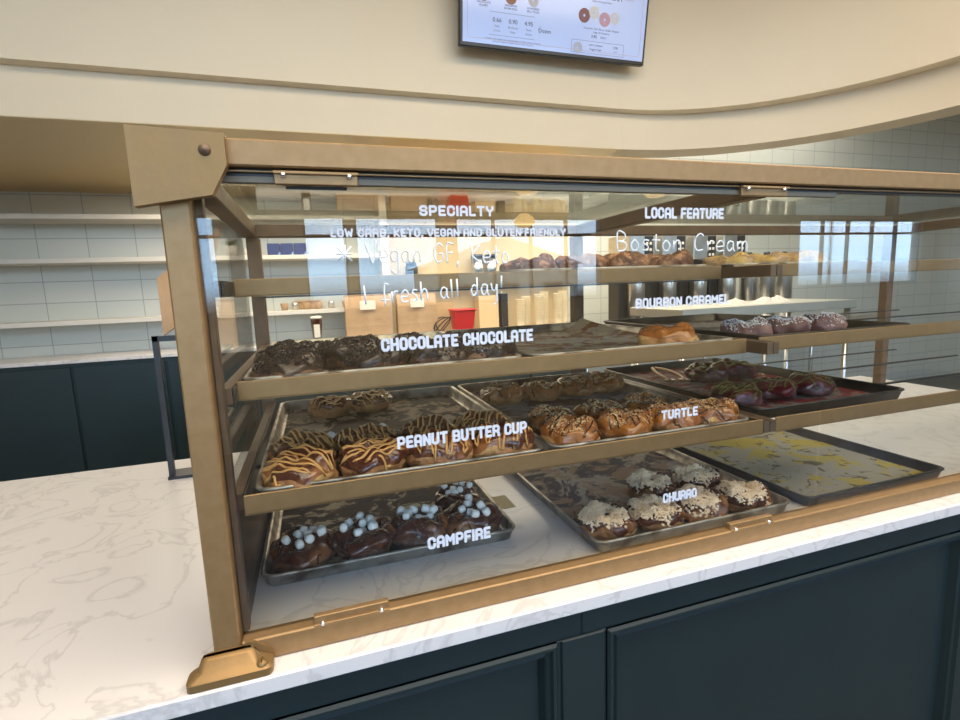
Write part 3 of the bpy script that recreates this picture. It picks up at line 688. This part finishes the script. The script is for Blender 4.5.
row('churro', '4B', .185, (.748, .900, 1.060, 1.225), 'front row', 'bottom middle pan', 1.08)
row('churro', '4B', .345, (1.02, 1.190), 'second row', 'bottom middle pan', 1.08)
row('cinn', '1B', .335, (.590, .745, .900, 1.04), 'front row', 'top shelf middle pan', 1.1)
row('yellow', '1C', .335, (1.285, 1.44, 1.60), 'front row', 'top shelf right pan', 1.0)
row('powder', '2C', .26, (1.30, 1.46, 1.62), 'front row', 'second shelf right pan', 1.0)
row('red', '3C', .30, (1.31, 1.47, 1.63), 'front row', 'third shelf right pan', 1.0)
row('red', '3C', .66, (1.51, 1.67), 'back row', 'third shelf right pan', 1.05)
# loose marshmallows on the pans
mm = bpy.data.meshes['marshmallow_shape']
for x, y, w in ((-.105, .075, 'at the front left corner of the peanut butter pan'), (.17, .50, 'on the smeared paper behind the peanut butter donuts'), (.28, .44, 'right of the loose marshmallow in the middle of the smeared paper'), (.02, .47, 'at the left of the smeared paper behind the drizzled donuts')):
    o = bpy.data.objects.new('loose_marshmallow', mm); COL.objects.link(o); o.location = (x, y, PANS['3A'][4]+.0045); o.rotation_euler = (1.57, .3, x*20); o['label'] = 'small white loose marshmallow '+w; o['category'] = 'marshmallow'
# paper tag on the stone slab and white price strip on shelf lip
MB().box(.515, .575, .46, .56, Z0+.0005, Z0+.0015).build('paper_tag', mat('yellow_paper', (.66, .50, .24), .8), label='small yellow paper tag on the stone beside the marshmallow pan', cat='paper tag')
pp = MB()
for i in range(9):
    pass
# tongs on the right pan, third shelf
tg = thing('serving_tongs', 'brass coloured scalloped serving tongs lying on the right pan of the third shelf', 'tongs', (1.40, .84, Z3+.030))
for s_, nm in ((-.012, 0), (.012, 1)):
    a = MB(); pts = [(-.02+.20*k/8, s_*(.4+1.6*math.sin(k/8*2.4)), .002+.004*math.sin(k/8*3.1)) for k in range(9)]
    for p, q in zip(pts, pts[1:]): a.cyl(p, q, .0045, 8)
    a.lathe([(.0001, -.002), (.014, -.001), (.016, .003), (.013, .004), (.0001, .001)], pts[-1], 12)
    a.build('arm', brass, tg)
tg.rotation_euler = (0, 0, -1.93); tg.scale = (1.5, 1.5, 1.5)

# ================================================================== STAFF SIDE
YC = 4.65
MB().box(-5.9, 3.3, YC, 5.299, -.565, -.53, .003).build('back_countertop', marble, label='pale stone countertop along the back wall', cat='countertop')
for i, (a, b, w) in enumerate(((-5.85, -2.2, 'left'), (-2.199, 3.25, 'middle'))):
    bc = thing('back_cabinet', 'navy cabinet run under the back countertop, %s section' % w, 'cabinet', (a, YC+.03, ZF))
    MB().box(0, b-a, 0, .6, 0, -.565-ZF).build('carcass', navy, bc)
    n = int((b-a)/.75)
    for k in range(n): MB().box(k*(b-a)/n+.012, (k+1)*(b-a)/n-.012, -.02, -.0005, .1, -.60-ZF, .004).build('door', navy, bc)
shelves = [(.42, 'upper'), (-.175, 'lower'), (.83, 'topmost')]
for z, w in shelves:
    MB().box(-4.5, .78, 4.9, 5.299, z-.045, z, .003).build('wall_shelf', whitew, label='long white %s wall shelf on the tiled back wall' % w, cat='shelf', group='white wall shelves')
MB().box(.782, .86, 4.88, 5.299, -.529, 1.098).build('shelf_side_panel', whitew, label='white upright panel ending the wall shelves', cat='panel')
MB().box(.86, 3.3, 5.22, 5.299, -.529, 1.098).build('warm_wall_panel', mat('tan_panel', (.62, .48, .28), .6), label='tan back panel behind the bags and cup stacks', cat='panel')
sx0 = -.43
bx = thing('blue_box', 'blue retail boxes in a row on the upper shelf', 'box', (-.42, 5.0, .42))
del_ = bx; bpy.data.objects.remove(bx)
for i in range(3):
    x = -.42+.135*i
    b = MB().box(0, .128, 0, .13, 0, .13, .004).build('blue_box', blue, None, (x, 5.0, .4205), label='dark blue retail box, %s of three on the upper wall shelf' % ('leftmost', 'middle', 'rightmost')[i], cat='box', group='blue boxes on the upper shelf')
def plant(x, y, z, h, lab):
    t = thing('potted_plant', lab, 'plant', (x, y, z)); MB().lathe([(.0001, 0), (.05, 0), (.065, .11), (.06, .11), (.0001, .10)], n=18).build('pot', whitew, t)
    lf = MB(); rnd = random.Random(4)
    for k in range(22):
        a = k*2.4; l = h*rnd.uniform(.6, 1); p0 = Vector((0, 0, .10)); d = Vector((math.cos(a), math.sin(a), rnd.uniform(.5, 1.4))).normalized(); sd = Vector((-math.sin(a), math.cos(a), 0))*.016
        p1 = p0+d*l*.5; p2 = p0+d*l+Vector((0, 0, -.25*l)); lf.add([p0, p1-sd, p2, p1+sd, p1+Vector((0, 0, .004))], [(0, 1, 4), (1, 2, 4), (2, 3, 4), (3, 0, 4)])
    lf.build('foliage', green, t)
plant(-.78, 5.05, .42, .16, 'small leafy plant in a white pot at the left of the upper wall shelf')
for i, (x, w) in enumerate(((-.62, 'left'), (-.54, 'right'))):
    t = MB().lathe([(.0001, 0), (.028, 0), (.030, .07), (.027, .075), (.024, .06), (.0001, .01)], n=18).build('mug', labelp, None, (x, 5.05, .4205), label='small white cup with dark mark on the upper shelf, the %s one' % w, cat='cup', group='white cups on the upper shelf')
for i, x in enumerate((-.30, -.19, -.07, .06, .20, .36, .50)):
    k = i % 3
    prof = [(.0001, 0), (.030, 0), (.045, .075), (.043, .078), (.0001, .07)] if k != 1 else [(.0001, 0), (.035, 0), (.035, .07), (.028, .085), (.0001, .085)]
    MB().lathe(prof, n=16).build(('bowl', 'jar', 'bowl')[k], (kraft, steel, kraft)[k], None, (x, 5.05, -.1745), label='%s on the lower wall shelf, %s from the left' % (('small brown paper bowl', 'grey lidded jar', 'small brown paper bowl')[k], ('first', 'second', 'third', 'fourth', 'fifth', 'sixth', 'seventh')[i]), cat=('bowl', 'jar', 'bowl')[k], group='containers on the lower wall shelf')
bd = thing('wooden_tray', 'pale wooden tray leaning on the wall between the shelves', 'tray', (-.20, 5.20, .02)); MB().box(0, .30, 0, .03, 0, .10, .01).build('board', kraft, bd); MB().box(.02, .28, -.006, 0, .07, .085).build('rim', wood, bd)
bd.location = (-.20, 5.20, -.1745)
ic = thing('iced_coffee', 'clear cup of dark iced coffee with a white label on the back counter', 'cup', (.02, 4.75, -.53))
MB().lathe([(.0001, 0), (.045, 0), (.062, .26)], n=22).build('cup', mat('coffee', (.05, .012, .006), .15, coat=.5), ic)
MB().lathe([(.062, .26), (.066, .262), (.066, .275), (.05, .29), (.0001, .292)], n=22).build('lid', mat('clear_lid', (.6, .58, .5), .2), ic)
MB().box(-.03, .03, -.064, -.058, .06, .20, .002).build('label_sticker', labelp, ic)
def bag(x, w, h, lab, y=4.85):
    t = thing('paper_bag', lab, 'paper bag', (x, y, -.53)); m = MB(); d = .16
    R = []
    for k, (q, dy, tw) in enumerate(((0, 1, 1), (.3, 1.02, 1), (.7, .85, .99), (.9, .4, .98), (1, .08, .97))):
        ww = w*tw; R.append([(w/2-ww/2, -d/2*dy, h*q), (w/2, -d/2*dy*1.12, h*q), (w/2+ww/2, -d/2*dy, h*q), (w/2+ww/2, 0, h*q), (w/2+ww/2, d/2*dy, h*q), (w/2, d/2*dy*1.1, h*q), (w/2-ww/2, d/2*dy, h*q), (w/2-ww/2, 0, h*q)])
    loft(m, R, smooth=False); m.build('bag_body', kraft, t)
    MB().box(w*.32, w*.66, -.108, -.098, h*.66, h*.86).build('label_sticker', labelp, t)
    MB().box(.01, w-.01, -.022, .012, h*.97, h*1.03, .004).build('folded_top', kraft, t)
bag(.33, .50, .50, 'left brown paper bag with white sticker on the back counter'); bag(.905, .46, .50, 'right brown paper bag with white sticker, beside the red bin')
rb = thing('red_bin', 'bright red open plastic bin on the back counter', 'bin', (1.66, 4.75, -.53))
m = MB(); loft(m, [rr(-.10, .10, -.09, .09, 0, .02), rr(-.135, .135, -.12, .12, .27, .03)], False); m.add([(x, y, .002) for x, y, z in rr(-.10, .10, -.09, .09, 0, .02)], [tuple(range(24))]); m.build('bin_body', red, rb)
m = MB(); loft(m, [rr(-.135, .135, -.12, .12, .265, .03), rr(-.148, .148, -.133, .133, .268, .035), rr(-.148, .148, -.133, .133, .285, .035), rr(-.132, .132, -.117, .117, .285, .03), rr(-.130, .130, -.115, .115, .262, .03)], False); m.build('rim', red, rb)
MB().box(0, .32, 0, .22, 0, .36, .004).build('cardboard_box', mat('cardboard', (.50, .34, .18), .8), None, (1.30, 5.0, -.5295), label='tall tan cardboard box behind the red bin', cat='box')
MB().box(0, .26, 0, .2, 0, .42, .004).build('card_reader_box', mat('tan_box', (.60, .44, .24), .8), None, (1.95, 5.0, -.5295), label='tan box between the red bin and the cups', cat='box')
MB().box(0, .09, 0, .16, 0, .44, .006).build('dark_dispenser', black, None, (2.24, 4.98, -.5295), label='slim black dispenser standing between tan box and the cups', cat='dispenser')
cb = MB()
for q in range(3):
    cb.tube([(1.40+.02*q+.10*math.sin(t_*.7+q), 4.72+.03*q+.02*math.cos(t_), -.50+.17*abs(math.sin(t_*.45+q))) for t_ in [k*.4 for k in range(17)]], .007, 6)
cb.build('cable', rubber, label='tangled black cable left of the red bin', cat='cable')
# paper cup stacks
def cupstack(x, y, n, which, first={}):
    for k in range(n):
        if 'm' not in first:
            first['m'] = MB().lathe([(.040, 0), (.0425, .03), (.054, .145), (.057, .147), (.057, .153), (.053, .153), (.042, .02), (.0001, .015)], n=20).mesh('paper_cup', cupm)
        o = bpy.data.objects.new('paper_cup', first['m']); COL.objects.link(o); o.location = (x, y, -.53+.0265*k)
        up = ('bottom cup', 'second cup up', 'third cup up', 'fourth cup up', 'fifth cup up', 'sixth cup up', 'seventh cup up', 'eighth cup up', 'ninth cup up', 'tenth cup up', 'eleventh cup up', 'twelfth cup up')[k] if k < n-1 else 'topmost cup'
        o['label'] = 'tan paper cup, %s in the %s stack from the red bin' % (up, which); o['category'] = 'cup'; o['group'] = 'paper cups stacked on the back counter'
for i, (x, y, n) in enumerate(((2.42, 4.80, 9), (2.54, 4.90, 10), (2.66, 4.78, 11), (2.79, 4.90, 12), (2.93, 4.80, 11), (3.06, 4.92, 12))):
    cupstack(x, y, n, ORD[i])
# canisters on a high shelf right part
MB().box(1.0, 3.3, 4.98, 5.219, .06, .10, .003).build('wall_shelf', whitew, label='short pale shelf above the cup stacks on the tan panel', cat='shelf', group='white wall shelves')
for i, (x, m_) in enumerate(((1.98, steel), (2.16, steel))):
    t = thing('canister', '%s steel canister with black lid on the short shelf' % ('left', 'right')[i], 'canister', (x, 5.09, .1005), 'steel canisters')
    MB().lathe([(.0001, 0), (.075, 0), (.075, .25), (.0001, .25)], n=24).build('body', m_, t); MB().lathe([(.0001, .25), (.078, .25), (.078, .29), (.07, .30), (.0001, .30)], n=24).build('lid', black, t)
gr = thing('coffee_grinder', 'small black grinder cup on the short shelf left of the canisters', 'grinder', (1.15, 5.09, .1005)); MB().lathe([(.0001, 0), (.06, 0), (.05, .05), (.075, .09), (.075, .18), (.0001, .18)], n=20).build('body', black, gr); MB().lathe([(.0001, .18), (.06, .18), (.06, .22), (.0001, .23)], n=20).build('cap', rubber, gr)

# coffee machines on a stainless bench at the right
bn = thing('steel_bench', 'long stainless steel work bench at the right of the staff side', 'bench', (3.4, 3.9, ZF))
MB().box(0, 4.2, 0, 1.2, 1.40, 1.46, .004).build('bench_top', steel, bn); MB().box(.05, 4.15, .05, 1.15, .3, .34, .004).build('under_shelf', steel, bn)
for x in (.05, 2.0, 4.1):
    for y in (.05, 1.1): MB().cyl((x, y, 0), (x, y, 1.40), .03, 12).build('leg', steel, bn)
ZB = ZF+1.4605
def brewer(x, y, lab, s=1.0):
    t = thing('coffee_brewer', lab, 'coffee machine', (x, y, ZB), 'coffee brewers on the steel bench')
    MB().box(0, .34, .0, .45, 0, .09, .008).build('base', black, t); MB().box(0, .34, .22, .45, .09, .80, .008).build('column', black, t)
    MB().box(0, .34, 0, .45, .80, 1.10, .01).build('head', steel, t)
    MB().box(.20, .32, -.006, 0, .72+.1, 1.08, .003).build('control_panel', black, t)
    for k in range(6): MB().box(.215+.05*(k % 2), .245+.05*(k % 2), -.010, -.006, .84+.07*(k//2), .87+.07*(k//2)).build('button', labelp, t)
    u = MB().lathe([(.0001, .09), (.10, .09), (.10, .60), (.085, .66), (.0001, .68)], (.17, .11, 0), 28).build('thermal_urn', steel, t)
    MB().cyl((.17, .012, .20), (.17, -.04, .20), .014, 10).cyl((.17, -.035, .205), (.17, -.035, .14), .012, 10).build('tap', black, t)
for i, (x, w) in enumerate(((3.50, 'leftmost'), (3.95, 'second from the left'), (4.40, 'third from the left'), (4.85, 'rightmost'))): brewer(x, 4.1, 'steel and black coffee brewer with urn on the bench, %s' % w)
for i, x in enumerate((5.45, 5.75, 6.05)):
    t = thing('steel_urn', 'tall cylindrical steel urn on the bench, %s of three' % ('leftmost', 'middle', 'rightmost')[i], 'urn', (x, 4.3, ZB), 'steel urns')
    MB().lathe([(.0001, 0), (.11, 0), (.11, .75), (.09, .82), (.0001, .84)], n=28).build('body', steel, t); MB().lathe([(.0001, .84), (.04, .84), (.04, .88), (.0001, .89)], n=16).build('lid', black, t)
# steel shelf with white folded towels closer on the right
ss = thing('steel_stand', 'stainless stand with a flat top behind the right end of the case', 'stand', (2.75, 2.3, ZF))
MB().box(0, 1.9, 0, .7, ZOFF-.31, ZOFF-.235, .004).build('stand_top', mat('dull_steel', (.42, .42, .37), .4, .6), ss)
for x in (.05, 1.85):
    for y in (.05, .65): MB().cyl((x, y, 0), (x, y, ZOFF-.31), .025, 12).build('leg', steel, ss)
MB().box(.02, 1.88, .02, .68, .4, .43).build('under_shelf', steel, ss)
for i, (x, y) in enumerate(((3.52, 2.55), (3.80, 2.5), (4.05, 2.6))):
    m = MB(); vs = []; n = 16
    for j in range(n+1):
        for k in range(n+1):
            a, b = j/n-.5, k/n-.5; r_ = max(0, 1-math.hypot(a, b)*2.1); vs.append((a*.26, b*.22, .001+.06*r_+.02*noise.noise(Vector((a*9+i*4, b*9, 1)))*min(1, r_*3)+.0))
    m.add(vs, [(j*(n+1)+k, (j+1)*(n+1)+k, (j+1)*(n+1)+k+1, j*(n+1)+k+1) for j in range(n) for k in range(n)], True)
    vs2 = [(v[0], v[1], max(v[2], .001)) for v in m.v]; m.v = vs2
    m.build('cloth_towel', mat('white_cloth', (.75, .70, .62), .9), None, (x, y, -.2345), label='crumpled white towel on the steel stand, %s' % ('leftmost', 'middle', 'rightmost')[i], cat='towel', group='white towels')
# kraft sheet leaning outside the left side of the case
kp = MB().add([(0, 0, 0), (.14, .03, .10), (.235, .05, .42), (0, .0, .22), (.004, .006, 0), (.144, .036, .10), (.239, .056, .42), (.004, .006, .22)], [(0, 1, 2, 3), (7, 6, 5, 4), (0, 4, 5, 1), (1, 5, 6, 2), (2, 6, 7, 3), (3, 7, 4, 0)])
kp.build('kraft_sheet', kraft, None, (-.56, 1.25, -.14), label='stiff kraft paper sheet standing behind the left side of the case', cat='paper')
mt = thing('bag_rack', 'dark slim rack holding the kraft paper sheet left of the case', 'rack', (-.60, 1.22, -.712)); MB().box(0, .20, 0, .10, 0, .012).build('base', black, mt); MB().box(0, .02, .02, .04, .012, .572).build('upright', black, mt); MB().box(0, .16, .02, .05, .55, .571).build('ledge', black, mt)

# ================================================================== MENU SCREEN
tv = thing('menu_screen', 'wall mounted digital menu screen showing prices and donuts above the case', 'screen', (1.10, 2.60, 1.655))
TW, TH = 1.49, .84
MB().box(0, TW, 0, .05, 0, TH, .006).build('bezel', black, tv)
MB().box(.022, TW-.022, -.004, -.0005, .026, TH-.022).build('display', mat('screen_light', (.30, .36, .50), .12, emit=((.34, .45, .80), .60)), tv)
MB().box(.5, 1.0, .05, .155, .25, .6).build('wall_bracket', black, tv)
ink = mat('screen_ink', (.03, .03, .08), .5); inkb = mat('screen_ink_light', (.16, .18, .34), .5); tanl = mat('screen_tan_line', (.30, .26, .34), .5, emit=((.35, .28, .35), .5))
DX, DZ = 0, 0
def stext(txt, x, z, h, m=ink, align='CENTER'):
    cu = bpy.data.curves.new('t', 'FONT'); cu.body = txt; cu.size = h*1.4; cu.align_x = align; cu.extrude = .0004; cu.resolution_u = 2
    o = bpy.data.objects.new('t', cu); me = bpy.data.meshes.new_from_object(o); bpy.data.objects.remove(o)
    me.transform(Matrix.Rotation(math.radians(90), 4, 'X')); me.materials.clear(); me.materials.append(m)
    q = bpy.data.objects.new('screen_text', me); COL.objects.link(q); q.parent = tv; q.location = (x+DX, -.0048, z+DZ); return q
def sline(x0, z0, x1, z1, w=.003, m=tanl):
    k = MB(); stroke(k, [(x0+DX, z0+DZ), (x1+DX, z1+DZ)], w, -.0052, -.0042); k.build('screen_line', m, tv)
for a in ((.06, .055, 1.43, .055), (.055, .06, .055, .80), (1.435, .06, 1.435, .80)): sline(*a)
DX, DZ = -.065, -.050
sline(.28, .275, .62, .275, .002, inkb); sline(.28, .135, .62, .135, .002, inkb)
for x, p, l1, l2 in ((.335, '0.66', 'Daily', 'Donut'), (.455, '0.90', 'Bit Donut', 'Minis'), (.575, '4.95', 'Fancy', 'Donut')):
    stext(p, x, .215, .028); stext(l1, x, .185, .013, inkb); stext(l2, x, .157, .013, inkb)
stext('CHOCOLATE', .235, .318, .012); stext('GLAZED', .235, .300, .012); stext('CINNAMON', .435, .318, .012); stext('SUGAR ROLL', .435, .300, .012); stext('POWDERED', .605, .318, .012); stext('JELLY FILLED', .605, .300, .012)
stext('Dozen', .70, .185, .026, ink); sline(.650, .20, .665, .225, .002, inkb); sline(.650, .20, .665, .175, .002, inkb)
stext('Available while supplies last, please ask about our daily selection of donuts', .46, .108, .010, inkb); stext('prices are subject to change without notice at any time', .46, .092, .010, inkb)
DX, DZ = -.045, -.035
stext('KETO FRIENDLY', 1.13, .435, .034); stext('made with almond flour', 1.13, .408, .012, inkb); sline(1.29, .45, 1.40, .45, .003)
stext('Chocolate, Plain, Berry, Vanilla, Pumpkin', 1.14, .232, .013, inkb); stext('Sugar & Cinnamon', 1.14, .21, .013, inkb); stext('3.95', 1.08, .178, .020); stext('EACH', 1.16, .18, .014, inkb)
for a in ((.90, .155, 1.34, .155), (.90, .075, 1.34, .075), (.90, .075, .90, .155), (1.34, .075, 1.34, .155)): sline(*a, .002, inkb)
stext('ADD A SPREAD', 1.10, .125, .012, inkb); stext('Yogurt Cups', 1.10, .098, .014); stext('2.95', 1.27, .122, .016); stext('each', 1.27, .098, .011, inkb)
def spic(x, z, r, c1, c2, hole=True):
    k = MB(); M_ = Matrix.Rotation(math.radians(90), 3, 'X'); x += DX; z += DZ; r *= 1.12
    if z > .6: return
    k.lathe([(.0001 if not hole else r*.18, .0), (r*.5, .003), (r, .0)], (x, -.005, z), 20, 1, True, M_)
    k.lathe([(r*.2, -.001), (r*1.04, -.001)], (x, -.0046, z-r*.18), 20, 0, True, M_)
    k.build('donut_picture', [mat('pic_'+c1[0], c1[1], .6), mat('pic_'+c2[0], c2[1], .6)], tv)
T_ = ('tan', (.55, .32, .16)); 
DX, DZ = -.065, -.050
spic(.235, .375, .040, ('brown', (.22, .10, .08)), ('brown2', (.30, .14, .12))); spic(.435, .375, .040, T_, ('rust', (.36, .18, .13))); spic(.605, .375, .036, ('grey', (.45, .42, .5)), ('pale', (.60, .60, .68)))
DX, DZ = -.055, -.045
spic(1.00, .325, .042, T_, ('mauve', (.28, .14, .15))); spic(1.08, .350, .038, T_, ('white', (.75, .76, .80))); spic(1.17, .315, .042, T_, ('pink', (.60, .38, .50))); spic(1.255, .330, .036, ('pale2', (.62, .62, .72)), ('pale3', (.70, .72, .80)))
spic(.96, .115, .034, ('grey2', (.3, .32, .4)), ('pale4', (.45, .5, .65)))
tv.rotation_euler = (math.radians(9), 0, 0)

# ================================================================== LAMPS AND OUTSIDE
def pendant(x, y, z, lab):
    t = thing('pendant_lamp', lab, 'pendant lamp', (x, y, z), 'pendant lamps')
    MB().lathe([(.0001, -.05), (.07, -.045), (.115, 0), (.11, .05), (.05, .10), (.03, .105)], n=28).build('shade', glow, t)
    MB().cyl((0, 0, .105), (0, 0, .15), .03, 14).build('cap', brass, t); MB().cyl((0, 0, .15), (0, 0, 3.0-z), .005, 6).build('cord', rubber, t)
pendant(1.78, -3.0, .80, 'glowing amber pendant lamp nearer the case'); pendant(2.35, -4.4, .70, 'glowing amber pendant lamp nearer the windows'); pendant(3.05, -3.0, .80, 'glowing amber pendant lamp at the right of the room')
for i, (x, y) in enumerate(((1.6, -.9), (3.0, -.9), (2.0, -2.6), (3.6, -2.6), (.2, -.9))):
    MB().lathe([(.0001, -.012), (.09, -.012), (.10, 0)], n=24).build('ceiling_lamp', led, None, (x, y, 2.999), label='round ceiling lamp '+('left of two above the counter front', 'right of two above the counter front', 'left of two nearer the windows', 'right of two nearer the windows', 'at the far left above the counter')[i], cat='ceiling lamp', group='round ceiling lamps')
ex = thing('exit_sign', 'orange red sign above the pillar between the front windows', 'sign', (1.78, -5.99, 1.02)); MB().box(0, .40, 0, .05, 0, .34, .01).build('sign_box', mat('sign_red', (.6, .10, .04), .4, emit=((1, .16, .05), .9)), ex)
MB().box(-40, 60, -60, -6.25, ZF-.3, ZF-.2).build('pavement', asphalt, kind='structure')
hs = thing('building', 'tan building with a low gable across the street', 'building', (6.0, -26, ZF-.2))
MB().box(0, 9, -4, 0, 0, 3.4).build('wall', outside, hs); MB().prism([(-.4, 3.4), (9.4, 3.4), (4.5, 5.0)], .0, 4.4, Matrix.Rotation(math.radians(90), 3, 'X')).build('gable', whitew, hs)
for x in (1.2, 4, 6.8): MB().box(x, x+1.2, .0, .06, 1.0, 2.4).build('window', black, hs)

# ------------------------------------------------------------------ scale the modelling units to metres
done = set()
for o in list(bpy.data.objects):
    if o is camo: continue
    if o.type == 'MESH' and o.data.name not in done:
        o.data.transform(Matrix.Scale(S, 4)); done.add(o.data.name)
    o.location = o.location*S
    if o.parent is None: o.location.z += ZOFF*S
for o in bpy.data.objects:
    if o.type in ('MESH', 'EMPTY'): o.rotation_mode = 'XYZ'
